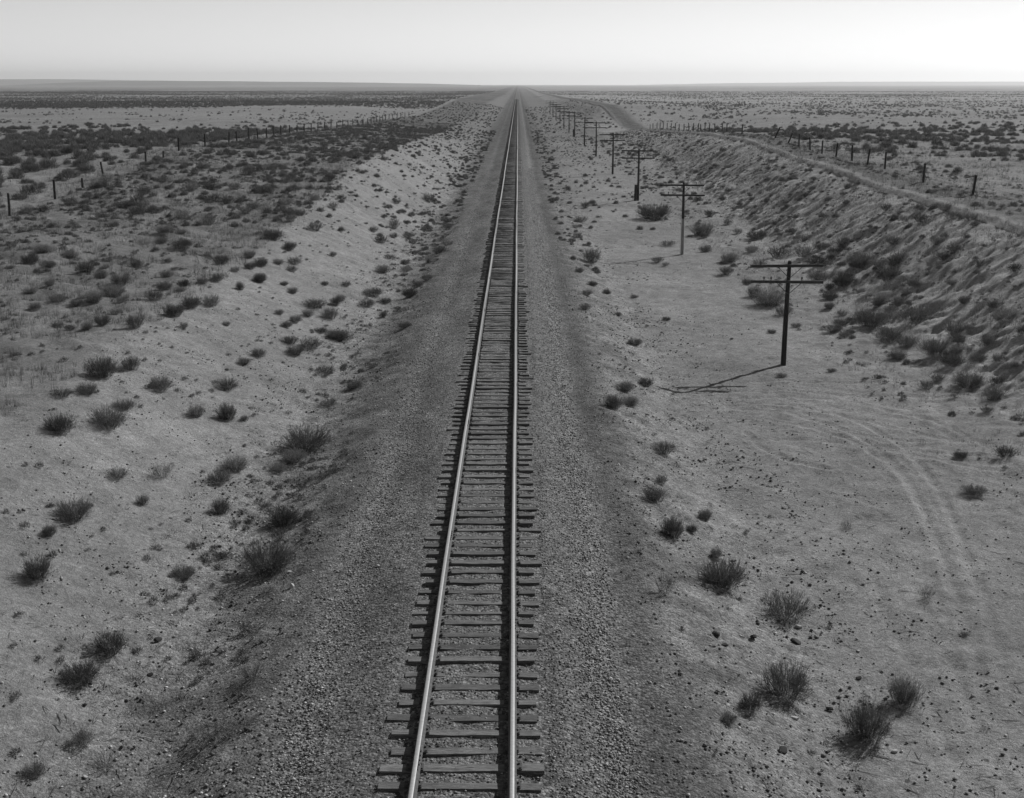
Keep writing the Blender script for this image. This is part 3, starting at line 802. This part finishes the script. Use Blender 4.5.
# hand-placed shrubs, as seen: (scale, ox, oy, [(cx, foot y, width, height, [label])])
HAND = [
 (2.56, 0, 300, [
  (150,350,75,50,'dark round shrub on the left sandy slope, left of a wide double one'),
  (275,335,110,55,'wide double-headed shrub on the left sandy slope'),
  (262,205,85,55,'broad dark shrub high on the left sandy slope, with a smaller one to its right'),
  (335,185,50,40,'small shrub just right of the broad dark one high on the left slope'),
  (222,245,65,30),(315,285,60,28,'flat dark shrub just above the wide double-headed one'),
  (300,465,60,30,'lone low shrub on the left slope below the wide double-headed one'),
  (410,462,70,45,'thin see-through shrub with a dark outline at the middle of the left slope'),
  (185,575,100,55,'big dark shrub alone low on the left sandy slope'),
  (125,610,40,30,'small shrub close below the big dark lone one on the left slope'),
  (365,530,35,30),(600,445,80,40,'rounded shrub in the left ditch, left of the largest ditch shrub'),
  (560,475,65,35),(785,395,130,60,'largest shrub in the left ditch, broad and domed'),
  (750,420,75,35,'low shrub in front of the largest domed ditch shrub'),(710,445,50,25),
  (725,588,90,48,'dark dense shrub by itself beside the gravel left of the track'),
  (565,555,55,45),(580,235,60,32),(740,115,50,22),(755,145,55,25),(795,130,60,30),(870,110,70,25),
  (910,230,55,25),(840,275,50,20),(830,195,60,20),(660,150,40,25),(625,170,40,20),(500,305,50,35),(410,240,60,40),(580,315,50,50),(625,312,25,15),(155,255,60,25)]),
 (2.56, 0, 530, [
  (95,138,75,65,'upright tufted shrub at the left edge of the sandy slope'),
  (685,122,150,75,'biggest dark shrub left of the track, at the foot of the sandy slope'),
  (280,328,90,55,'soft rounded shrub above the dark flat one near the lower left'),
  (205,402,115,52,'dark flat shrub below the soft rounded one near the lower left'),
  (640,390,75,45,'thin tuft in the gravelly ground at the lower left of the track'),
  (540,562,130,60,'wide sprawling shrub on the rough ground at the lower left'),
  (270,630,85,45,'dense low shrub at the bottom edge left of the sprawling one'),
  (470,132,70,28),(205,552,70,25),(85,642,70,40)]),
 (2.415, 600, 300, [
  (155,375,65,30,'low shrub alone at the foot of the right embankment'),
  (130,492,65,40,'pale-tipped shrub on the right embankment foot'),
  (175,585,60,65,'tall shrub with two heads on the right embankment foot'),
  (255,535,38,28,'small round shrub just right of the tall two-headed one'),
  (32,268,55,35),(62,225,50,25),(110,212,40,22),(75,258,45,25),(85,112,40,18),(148,450,30,25),(222,565,28,20),
  (595,560,34,26,'tiny sparse tuft alone on the open sandy floor'),
  (870,387,40,12),(905,475,60,18),(475,68,30,12),(415,82,25,10),(438,190,30,12),(280,630,30,25)]),
 (2.415, 600, 540, [
  (298,124,110,72,'round shrub at the left end of the row of three below the embankment'),
  (160,140,65,62,'straggly shrub on the edge of the cinder path right of the track'),
  (450,202,118,72,'broad domed shrub in the middle of the sandy floor'),
  (450,402,122,98,'large open twiggy shrub in the right foreground'),
  (365,425,60,52,'small twiggy shrub touching the left of the large open one'),
  (735,412,82,80,'pale upright shrub, the rightmost in the foreground'),
  (645,497,115,98,'dense dark ball-shaped shrub in the right foreground'),
  (790,148,45,40,'sparse dark tuft at the right of the open sandy floor'),
  (310,452,40,32,'little tuft on the cinder edge in the right foreground'),(880,236,30,8)]),
 (4.096, 20, 180, [
  (90,305,90,35),(205,325,70,35),(40,350,80,40),(120,365,60,30),(265,385,90,50),(330,410,60,45),(475,365,60,40),(410,440,90,55),(380,490,110,60),(300,515,90,50),(150,505,90,35),(550,500,80,50),(625,565,85,55),(700,530,85,50),(780,525,75,55),(590,455,75,40),(600,405,60,35),(805,420,75,35),(665,290,100,40),(590,220,80,35),(770,190,70,35),(660,225,50,25),(580,265,50,30),(335,600,75,45),(275,620,55,35),(390,555,55,30),(465,615,80,55),(415,510,55,35),(230,525,60,30),(60,540,55,35),(155,610,50,30),(205,620,45,25),(825,350,80,40),(880,380,45,25),(940,370,55,30),(980,420,60,35),(900,455,40,40),(745,430,50,30),(670,440,60,30),(660,460,40,22),(990,355,50,35),(940,325,60,35),(30,145,60,40),(95,135,55,30),(845,600,40,20),(670,610,40,25),(120,440,50,35),(40,470,60,30)]),
 (4.096, 250, 180, [
  (45,60,70,30),(150,105,80,30),(340,120,50,30),(265,85,50,25),(165,175,55,35),(265,210,70,40),(90,250,90,50),(160,290,60,35),(40,360,70,35),(115,350,50,25),(180,350,65,35),(170,380,50,30),(40,425,55,40),(175,470,45,28),(140,435,35,20),(260,530,110,35),(325,575,80,50),(350,520,50,40),(370,500,45,30),(235,565,55,35),(185,590,55,35),(120,555,40,25),(150,605,50,25),(290,630,60,22),(395,440,45,25),(305,435,35,20),(505,485,85,40),(480,525,75,35),(555,510,50,25),(545,385,70,35),(640,380,60,25),(570,325,50,20),(535,262,60,35),(505,215,40,25),(590,205,50,45),(645,240,50,20),(590,240,40,22),(665,260,50,15),(655,485,70,40),(690,440,40,25),(735,340,60,30),(725,415,50,30),(780,300,70,25),(805,270,60,20),(810,200,60,22),(730,95,60,40),(600,100,40,20),(635,610,60,25),(545,565,40,25),(605,535,40,15),(340,315,30,20),(345,655,80,40)]),
 (5.12, 560, 200, [
  (480,114,190,85,'very big dark shrub left of the pale-footed telegraph pole'),
  (730,188,130,70,'feathery domed shrub right of the pale-footed telegraph pole'),
  (745,272,70,40,'compact shrub between the feathery domed one and the nearest pole'),
  (870,325,100,55,'leaning oval shrub left of the nearest pole, behind another of its kind'),
  (850,390,80,50,'leaning oval shrub left of the nearest pole, in front of another of its kind'),
  (955,440,60,35),(555,240,80,28),(500,325,70,32),(540,342,45,22),
  (160,330,100,80,'tall dark shrub on the brow of the right embankment'),
  (90,200,60,35),(100,375,50,30),(165,445,55,30),(140,492,60,28),(130,570,65,35),(300,595,40,20),(545,620,50,20),(380,505,50,18),(105,115,80,30),(80,145,45,22),(130,45,55,35),(60,220,50,25),(860,130,50,28),(910,178,50,35),(985,270,70,35),(990,215,60,35),(765,92,50,40),(650,65,40,15)]),
 (2.0, 512, 60, [
  (515,497,80,40,'largest pale-topped shrub just left of the nearest telegraph pole'),(485,478,35,25),(535,400,50,25),(585,398,45,22),(490,360,50,18),(480,387,28,15)]),
 (4.2, 800, 230, [
  (255,170,130,65),(70,160,90,40),(185,240,105,55),(75,222,100,50),(375,218,130,65),(130,300,80,35),(125,337,50,30),(125,258,45,35),(340,322,80,50),(300,420,150,80),(420,325,80,45),
  (505,392,170,75,'widest dark shrub in the thicket at the foot of the right bank'),
  (375,482,130,60),(455,502,100,55),
  (410,552,95,40,'low shrub at the front edge of the thicket, near the open floor'),
  (565,542,120,80),(640,582,110,55),(655,452,100,70),(790,492,60,50),
  (710,672,140,65,'nearest dark shrub at the right edge of the sandy floor'),
  (820,722,100,60,'shrub half behind the nearest dark one at the right edge'),
  (790,767,65,18),(750,557,80,40),(830,552,50,35),(690,317,60,35),(640,232,60,25),(475,247,70,30),(135,600,45,15),(175,407,80,35),(810,332,50,30),(270,387,100,50)]),
]
def zone(x, y):
    if x < 0:
        if x > -4.6: return 'gravel edge left of the track'
        if x > -7: return 'ditch at the foot of the left slope'
        if x > -14: return 'bare sandy slope left of the track'
        return 'grassy top of the left bank'
    if x < 5.2: return 'gravel shoulder right of the track'
    if x < 8: return 'foot of the embankment right of the track'
    if x < 15: return 'sandy floor around the telegraph poles'
    if x < 20.5: return 'foot of the eroded right bank'
    return 'eroded face of the right bank'

n_ind = 0
def size_word(w): return 'large' if w > 1.35 else ('middling' if w > .8 else 'small')
placed = []
def place_shrub(p, w, h, label=None, hi=True, sparse=False):
    """w, h metres"""
    global n_ind
    n_ind += 1
    z = h1(p[0], p[1])
    sq = min(max(h / (w * .56), .6), 1.5)
    rz = rng.uniform(0, 6.28)
    if hi:
        e = empty('desert_shrub', (p[0], p[1], z), rz, (w, w, w * sq))
        pool = (0, 3, 6, 2, 1, 4, 5, 7)
        if label:
            if 'dark' in label: pool = (0, 3, 6)
            elif 'pale' in label or 'soft' in label or 'feathery' in label: pool = (1, 4, 7)
            elif 'twiggy' in label: pool = (2, 5)
        s, l = SPARSE[rng.integers(3)] if sparse else HI[pool[rng.integers(len(pool))]]
        obj('stems', s, e); obj('foliage', l, e)
    else:
        e = obj('desert_shrub', MID[rng.integers(6)], None, (p[0], p[1], z), (0, 0, rz), (w, w, w * sq))
    if label: tag(e, label, 'shrub')
    else:
        zn = zone(p[0], p[1]); sw = size_word(w)
        far = ' farther off' if p[1] > 75 else ''
        tag(e, '%s desert shrub on the %s%s' % (sw, zn, far), 'shrub', '%s shrubs on the %s%s' % (sw, zn, far))
    placed.append((p[0], p[1], w))
for s, ox, oy, items in HAND:
    for it in items:
        cx, by, w, h = it[:4]; lab = it[4] if len(it) > 4 else None
        p, t = px_ground(ox + cx / s, oy + (by - .12 * h) / s)
        zc = t * float(-(RM.T @ (ray(ox + cx / s, oy + by / s)))[2])
        wm = w / s / FPX * zc * .93; hm = max(h / s / FPX * zc * .86, .1)
        sparse = bool(lab) and any(q in lab for q in ('thin', 'sparse', 'sprawling', 'straggly'))
        # the foot stands half a crown behind the front edge seen
        px, py = p[0], p[1] + wm * .12
        place_shrub((px, py), wm * 1.04, hm, lab, hi=(lab is not None or zc < 75), sparse=sparse)
HANDN = n_ind

# scattered shrubs: the 300 that show largest are things, the rest one mass
cand = []
def scatter(x0, x1, y0, y1, dens, wlo, whi, clump=0, seed=0):
    n = rng.poisson(abs(x1 - x0) * (y1 - y0) * dens)
    x = rng.uniform(x0, x1, n); y = rng.uniform(y0, y1, n)
    keep = vnoise(x / 3, y / 5, 600 + seed) > clump if clump else np.ones(n, bool)
    w = rng.uniform(wlo, whi, n) * rng.uniform(.75, 1.1, n)
    for a, b_, c in zip(x[keep], y[keep], w[keep]): cand.append((a, b_, c))
scatter(-30, -13.5, 78, 260, .6, .35, 1.2, .35, 1)
scatter(-30, -16, 55, 80, .18, .3, .8, .35, 2)
scatter(-14, -6.5, 82, 260, .25, .35, .9, .3, 3)
scatter(-7, -4.3, 72, 300, .55, .35, .85, .2, 4)
scatter(-30, -6, 260, 600, .10, .5, 1.1, .3, 5)
scatter(3.8, 6.0, 68, 300, .45, .35, .8, .25, 6)
scatter(6, 16, 92, 300, .07, .35, .9, .3, 7)
scatter(14, 21, 60, 260, .16, .5, 1.2, .35, 8)
scatter(20, 26.5, 50, 250, .22, .35, .9, .4, 9)
scatter(4, 26, 300, 600, .07, .5, 1.1, .3, 10)
scatter(27.5, 31, 60, 260, .15, .3, .8, .4, 11)
scatter(16, 22, 36, 62, .25, .4, .9, .4, 12)
scatter(20, 26.5, 45, 110, .25, .4, 1.1, .45, 15)
scatter(5, 18, 18, 60, .01, .15, .3, 0, 13)
scatter(-13, -5, 18, 60, .03, .12, .3, 0, 14)
cand = np.array(cand)
pl_ = np.array(placed)
dmin = np.sqrt(((cand[:, None, :2] - pl_[None, :, :2]) ** 2).sum(2)).min(1)
in_hand = (cand[:, 1] < 75) & (cand[:, 0] < 17)
ok = dmin > np.where(in_hand, 1.2, .5)
cand = cand[ok]
proj = cand[:, 2] / np.hypot(cand[:, 0] - CAM[0], cand[:, 1])
vis = (np.abs((cand[:, 0] - CAM[0]) / cand[:, 1]) < .415)
order = np.argsort(-proj * vis)
take = order[:max(0, 300 - HANDN)]
for i in take:
    place_shrub((cand[i, 0], cand[i, 1]), cand[i, 2], cand[i, 2] * .45, hi=False)
rest = np.setdiff1d(np.arange(len(cand)), take)
def lay(name, mat, variants, xs, ys, ws, hs):
    z = height(xs, ys)
    return stuff_mesh(name, mat, variants, np.stack([xs, ys, z], 1), ws, hs)
r_ = cand[rest]
lay('scattered_brush', M_PLAIN, LOW, r_[:, 0], r_[:, 1], r_[:, 2], rng.uniform(.7, 1.1, len(r_)))

# bushes of the plains beyond the fences
def plains(y0, y1, dens, half, wlo, whi, variants, name):
    n = int(2 * half * (y1 - y0) * dens)
    x = rng.uniform(-half, half, n); y = rng.uniform(y0, y1, n)
    c = cover_density(x, y)
    k = (np.abs(x) > 32.5) & (rng.uniform(size=n) < np.clip((c - .06) * 1.25, .02, 1)) & (vnoise(x / 6, y / 9, 640) * .7 + .25 * vnoise(x / 2, y / 3, 641) + c * .6 > .66) & (np.abs(x) < 40 + y * .5)
    x, y, c = x[k], y[k], c[k]
    w = rng.uniform(wlo, whi, len(x)) * (.55 + .7 * c)
    lay(name, M_PLAIN, variants, x, y, w, rng.uniform(.8, 1.25, len(x)))
plains(60, 240, .32, 130, .4, 1.7, LOW, 'plain_brush')
plains(240, 620, .26, 320, .45, 1.6, TINY, 'distant_brush')
plains(620, 1900, .10, 800, .8, 2.0, [tri_tuft(18, .07, 540 + i) for i in range(4)], 'far_brush')

# low scrub matted over the cut bank and the grassed tops
SC = [tri_tuft(110, .017, 560 + i) for i in range(6)]
def scrub(x0, x1, y0, y1, dens, wlo, whi, thr, seed):
    n = int(abs(x1 - x0) * (y1 - y0) * dens)
    x = rng.uniform(x0, x1, n); y = rng.uniform(y0, y1, n)
    k = vnoise(x / 1.4, y / 1.4, seed) * .6 + .5 * vnoise(x / 5, y / 7, seed + 1) > thr
    return np.stack([x[k], y[k], rng.uniform(wlo, whi, k.sum())], 1)
M_SCRUB = plant_material('low_scrub', .05, .17, .22)
Q = np.concatenate([scrub(19.5, 26.3, 40, 260, 2.2, .12, .42, .53, 850), scrub(-30.5, -13.5, 62, 260, 2.0, .15, .55, .52, 852),
                    scrub(-26, -14.5, 40, 62, 1.2, .12, .4, .52, 854), scrub(28, 36, 60, 200, 1.3, .15, .6, .5, 856), scrub(14.5, 20, 36, 200, .9, .15, .5, .5, 858),
                    scrub(-13.5, -6.5, 15, 90, 1.3, .08, .34, .56, 864), scrub(-7.2, -4.4, 15, 110, 3.4, .10, .46, .54, 868), scrub(4, 9, 15, 90, .8, .07, .26, .60, 866), scrub(-14, -6.5, 90, 300, .8, .15, .5, .55, 860), scrub(4, 16, 110, 330, .6, .2, .5, .55, 862)])
lay('low_scrub', M_SCRUB, SC, Q[:, 0], Q[:, 1], Q[:, 2], rng.uniform(.7, 1.1, len(Q)))

# dry grass
GR = []
for i in range(5):
    s, _ = blades(9, .8, .9, 700 + i, .02, kids=0, up=.6)
    GR.append(s)
def grass(x0, x1, y0, y1, dens, wlo, whi, thr, seed):
    n = int(abs(x1 - x0) * (y1 - y0) * dens)
    x = rng.uniform(x0, x1, n); y = rng.uniform(y0, y1, n)
    k = vnoise(x / 1.7, y / 1.7, seed) + .25 * fbm(x / 8, y / 8, seed + 1, 2) > thr
    return np.stack([x[k], y[k], rng.uniform(wlo, whi, k.sum())], 1)
G = np.concatenate([
    grass(-32.5, -13.5, 32, 130, 13, .14, .38, .36, 800),
    grass(-32.5, -13.5, 130, 300, 5, .2, .45, .36, 802),
    grass(19, 27, 35, 130, 12, .14, .36, .40, 804),
    grass(19, 27, 130, 270, 3.5, .2, .4, .42, 806),
    grass(27.1, 60, 45, 160, 6, .16, .42, .42, 808),
    grass(-60, -31, 50, 160, 2.5, .16, .4, .5, 810),
    grass(-7, -4.2, 16, 120, 4, .08, .2, .5, 812),
    grass(3.4, 5.6, 16, 120, 3, .07, .18, .55, 814),
    grass(14.5, 20, 38, 120, 5, .12, .3, .5, 816)])
lay('dry_grass', M_GRASS, GR, G[:, 0], G[:, 1], G[:, 2], np.ones(len(G)))

# low weeds and dead stalks on the bare ground
WD = []
for i in range(6):
    q, _ = blades(14, 1.0, .4, 740 + i, .022, kids=0, up=.7)
    WD.append(q)
M_WEED = plant_material('low_weed', .035, .10, .1)
Wd = np.concatenate([grass(-8.2, -4.2, 14, 90, 5, .10, .40, .62, 820), grass(-14, -7, 14, 90, 1.2, .08, .28, .62, 822),
                     grass(3.6, 8, 14, 90, 2.4, .10, .32, .66, 824), grass(8, 18, 14, 90, .8, .08, .3, .66, 826),
                     grass(-7, -4, 90, 260, 2.5, .2, .5, .5, 828), grass(4, 17, 90, 260, 1.0, .2, .5, .6, 830), grass(-14, -7, 90, 260, 1.0, .2, .45, .6, 832)])
lay('low_weeds', M_WEED, WD, Wd[:, 0], Wd[:, 1], Wd[:, 2], np.full(len(Wd), .8))

# ------------------------------------------------------------------ stones
def octa(seed):
    r = np.random.default_rng(seed)
    v = np.array([(1,0,0),(-1,0,0),(0,1,0),(0,-1,0),(0,0,1),(0,0,-1),(.7,.7,.1),(-.7,.7,-.1),(-.7,-.7,.1),(.7,-.7,-.1)], float) * .5
    v = v * r.uniform(.7, 1.15, (10, 1))
    ring = [0, 6, 2, 7, 1, 8, 3, 9]
    f = [(4, ring[i], ring[(i+1) % 8]) for i in range(8)] + [(5, ring[(i+1) % 8], ring[i]) for i in range(8)]
    return v, np.array(f)
OCT = [octa(900 + i) for i in range(6)]
def stones(name, mat, x, y, s, sink=.2):
    z = height(x, y) + s * sink
    stuff_mesh(name, mat, OCT, np.stack([x, y, z], 1), s, rng.uniform(.5, .9, len(x)))
def logs(n, a, b_): return np.exp(rng.uniform(np.log(a), np.log(b_), n))
# ballast: on the shoulders, between the ties
n = 62000
by = 13 + 150 * rng.uniform(size=n) ** 2.6
bx = rng.normal(2.35, .38, n) * 1.0
sel = rng.uniform(size=n)
bx = np.where(sel < .30, rng.normal(2.45, .22, n), np.where(sel < .48, -rng.normal(2.75, .28, n), np.where(sel < .68, rng.uniform(1.3, 2.4, n), np.where(sel < .86, rng.uniform(-1.2, 1.2, n), -rng.uniform(1.3, 3.4, n)))))
bx = bx + .25 * fbm(by / 3, by * 0, 951, 2)
stones('ballast_gravel', M_BALLAST, bx, by, logs(n, .016, .058))
n = 5200
by = 13 + 140 * rng.uniform(size=n) ** 2.4
sel = rng.uniform(size=n)
bx = np.where(sel < .45, rng.normal(2.5, .2, n), np.where(sel < .72, rng.normal(-2.85, .25, n), np.where(sel < .86, rng.uniform(-5.5, -3, n), rng.uniform(2.6, 5, n)))) + .25 * fbm(by / 3, by * 0, 951, 2)
stones('coarse_gravel', M_COARSE, bx, by, logs(n, .03, .085))
n = 26000
py_ = 14 + 120 * rng.uniform(size=n) ** 2.2
px_ = np.where(rng.uniform(size=n) < .5, rng.uniform(3.2, 19, n), -rng.uniform(3.2, 14, n))
k = vnoise(px_ / 1.5, py_ / 1.5, 955) + .6 * np.exp(-((np.abs(px_) - 5.5) / 2.2) ** 2) > .55
stones('pebbles', M_PEBBLE, px_[k], py_[k], logs(k.sum(), .02, .085))
# dark clods and twig litter
n = 22000
cy = 15 + 50 * rng.uniform(size=n) ** 1.4
cx = np.where(rng.uniform(size=n) < .5, rng.normal(6.5, 2.6, n), -rng.normal(6.2, 2.2, n))
k = np.abs(cx) > 3.3
k &= vnoise(cx / 1.1, cy / 1.1, 957) + .5 * vnoise(cx / 4, cy / 4, 958) > .84
stones('soil_clods', M_CLOD, cx[k], cy[k], np.clip(.018 / rng.uniform(.12, 1, k.sum()) ** .9, .018, .12))

# single stones that stand out
def rock_mesh(i, mat):
    import bmesh
    r = np.random.default_rng(970 + i)
    bm = bmesh.new(); bmesh.ops.create_icosphere(bm, subdivisions=2, radius=.5)
    pl = [(Vector(r.normal(size=3)).normalized(), r.uniform(.16, .36)) for _ in range(9)]
    for v in bm.verts:
        for nrm, d in pl:
            q = v.co.dot(nrm)
            if q > d: v.co -= nrm * (q - d) * .9
        v.co.z *= .62
    me = bpy.data.meshes.new('stone'); bm.to_mesh(me); bm.free(); me.materials.append(mat)
    return me
RP = [rock_mesh(i, M_PALE) for i in range(3)]; RD = [rock_mesh(i + 5, M_DARK) for i in range(3)]
ROCKS = [
 (1, 600 + 710/2.415, 540 + 515/2.415, 22/2.415, 'pale stone below the dense ball-shaped shrub in the right foreground'),
 (1, 600 + 470/2.415, 540 + 435/2.415, 24/2.415, 'flat pale stone under the large open twiggy shrub'),
 (1, 600 + 580/2.415, 540 + 229/2.415, 12/2.415, 'small pale stone on bare sand right of the broad domed shrub'),
 (1, 600 + 622/2.415, 540 + 271/2.415, 12/2.415, 'small pale stone on open sand between three foreground shrubs'),
 (1, 600 + 495/2.415, 540 + 83/2.415, 14/2.415, 'small pale stone behind the broad domed shrub'),
 (1, 600 + 900/2.415, 540 + 382/2.415, 16/2.415, 'pale stone near the right edge among dark litter'),
 (1, 600 + 480/2.415, 540 + 213/2.415, 26/2.415, 'pale flat stone at the front of the broad domed shrub'),
 (0, 600 + 283/2.415, 540 + 232/2.415, 28/2.415, 'dark clod, the larger one on the slope right of the cinder path'),
 (0, 600 + 302/2.415, 540 + 257/2.415, 22/2.415, 'dark clod just below a larger one right of the cinder path'),
 (0, 600 + 440/2.415, 540 + 512/2.415, 34/2.415, 'large dark clod at the bottom right, below the twiggy shrub'),
 (0, 600 + 555/2.415, 540 + 412/2.415, 22/2.415, 'dark clod left of the dense ball-shaped shrub'),
 (0, 600 + 625/2.415, 540 + 336/2.415, 16/2.415, 'dark clod on the sand above the dense ball-shaped shrub'),
 (0, 600 + 370/2.415, 540 + 238/2.415, 26/2.415, 'dark clod among litter left of the open sand'),
 (0, 600 + 472/2.415, 540 + 250/2.415, 30/2.415, 'dark clod in front of the broad domed shrub'),
 (1, 201/2.56, 530 + 434/2.56, 16/2.56, 'pale stone below the dark flat shrub at the lower left'),
 (1, 235/2.56, 530 + 406/2.56, 14/2.56, 'pale stone touching the dark flat shrub at the lower left'),
 (0, 405/2.56, 530 + 288/2.56, 26/2.56, 'dark clod right of the soft rounded shrub at the lower left'),
 (0, 385/2.56, 530 + 375/2.56, 20/2.56, 'dark clod right of the dark flat shrub at the lower left'),
 (0, 218/2.56, 530 + 456/2.56, 20/2.56, 'dark clod beside a pale stone at the lower left'),
 (1, 740/2.56, 530 + 110/2.56, 16/2.56, 'pale stone at the right foot of the biggest dark shrub left of the track'),
 (1, 748/2.56, 530 + 146/2.56, 28/2.56, 'flat grey stone below the biggest dark shrub left of the track'),
 (1, 705/2.56, 300 + 486/2.56, 16/2.56, 'pale stone behind the dark dense shrub by the gravel'),
 (1, 738/2.56, 300 + 497/2.56, 18/2.56, 'pale flat stone nearest the gravel in the left ditch'),
 (1, 752/2.56, 300 + 530/2.56, 18/2.56, 'pale stone right behind the dark dense shrub by the gravel'),
 (1, 220/2.56, 530 + 634/2.56, 18/2.56, 'pale stone at the bottom edge under the dense low shrub'),
 (1, 45/2.415 + 600, 300 + 400/2.415, 16/2.415, 'pale stone on the cinder path right of the track'),
]
for pale, px, py, w, lab in ROCKS:
    p, t = px_ground(px, py)
    zc = t * .97; s = w / FPX * zc
    o = obj('stone' if pale else 'dirt_clod', (RP if pale else RD)[rng.integers(3)], None, (p[0], p[1], h1(p[0], p[1]) + s * .12), (0, 0, rng.uniform(0, 6)), (s, s * rng.uniform(.7, 1), s))
    tag(o, lab, 'stone' if pale else 'clod')

# twig litter on the floor
n = 2200
ty = 16 + 40 * rng.uniform(size=n) ** 1.3
tx = np.where(rng.uniform(size=n) < .6, rng.normal(8, 2.8, n), -rng.normal(6.3, 1.6, n))
k = np.abs(tx) > 3.4; tx, ty = tx[k], ty[k]
tv = np.array([(-.5,-.02,0),(.5,-.012,0),(.5,.012,0),(-.5,.02,0),(0,0,.045)]); tf = np.array([(0,1,4),(1,2,4),(2,3,4),(3,0,4)])
z = height(tx, ty) + .004
stuff_mesh('twig_litter', M_STEM, [(tv, tf)], np.stack([tx, ty, z], 1), logs(len(tx), .1, .5), np.full(len(tx), .8))

# ------------------------------------------------------------------ light, sky, air
EL = 36.0; AZ = 47.0          # sun azimuth measured from straight ahead towards the right
world = bpy.data.worlds.new('World'); scene.world = world; world.use_nodes = True
nt = world.node_tree
bg = [n for n in nt.nodes if n.type == 'BACKGROUND'][0]
sky = nt.nodes.new('ShaderNodeTexSky'); sky.sky_type = 'NISHITA'; sky.sun_disc = False
sky.sun_elevation = math.radians(EL); sky.sun_rotation = math.radians(AZ)
sky.air_density = 1.0; sky.dust_density = 0.0
sp = nt.nodes.new('ShaderNodeSeparateColor')      # black-and-white film behind a yellow filter
nt.links.new(sky.outputs[0], sp.inputs[0])
w1 = nt.nodes.new('ShaderNodeMath'); w1.operation = 'MULTIPLY'; nt.links.new(sp.outputs[0], w1.inputs[0]); w1.inputs[1].default_value = .45
w2 = nt.nodes.new('ShaderNodeMath'); w2.operation = 'MULTIPLY_ADD'; nt.links.new(sp.outputs[1], w2.inputs[0]); w2.inputs[1].default_value = .55; nt.links.new(w1.outputs[0], w2.inputs[2])
nt.links.new(w2.outputs[0], bg.inputs[0])
bg.inputs[1].default_value = .076
sd = bpy.data.lights.new('sun', 'SUN'); sd.energy = 3.9; sd.angle = math.radians(.55)
so = bpy.data.objects.new('sun', sd); COL.objects.link(so)
to_sun = Vector((math.sin(math.radians(AZ)) * math.cos(math.radians(EL)), math.cos(math.radians(AZ)) * math.cos(math.radians(EL)), math.sin(math.radians(EL))))
so.rotation_euler = to_sun.to_track_quat('Z', 'Y').to_euler()
so.location = (20, 30, 60)

HAZE = True
if HAZE:
    hm = bpy.data.materials.new('haze'); hm.use_nodes = True
    hn = hm.node_tree
    for n_ in list(hn.nodes): hn.nodes.remove(n_)
    ho = hn.nodes.new('ShaderNodeOutputMaterial'); pv = hn.nodes.new('ShaderNodeVolumePrincipled')
    pv.inputs['Color'].default_value = (.9, .9, .9, 1); pv.inputs['Density'].default_value = 9e-5; pv.inputs['Anisotropy'].default_value = .5
    hn.links.new(pv.outputs[0], ho.inputs['Volume'])
    mb = MB(); zlo = float(GZ.min()) - 8; mb.box((0, 7900, (zlo + 140) / 2), (32200, 16400, 140 - zlo))
    h_ = obj('haze', mb.mesh('haze', hm)); h_['kind'] = 'stuff'

scene.view_settings.view_transform = 'Standard'
scene.view_settings.look = 'None'
scene.view_settings.exposure = .40
scene.view_settings.gamma = 1
scene.render.engine = 'CYCLES'
scene.cycles.sample_clamp_indirect = 3.0
print('shrubs', n_ind, 'hand', HANDN, 'rest', len(rest), 'ground', len(V))
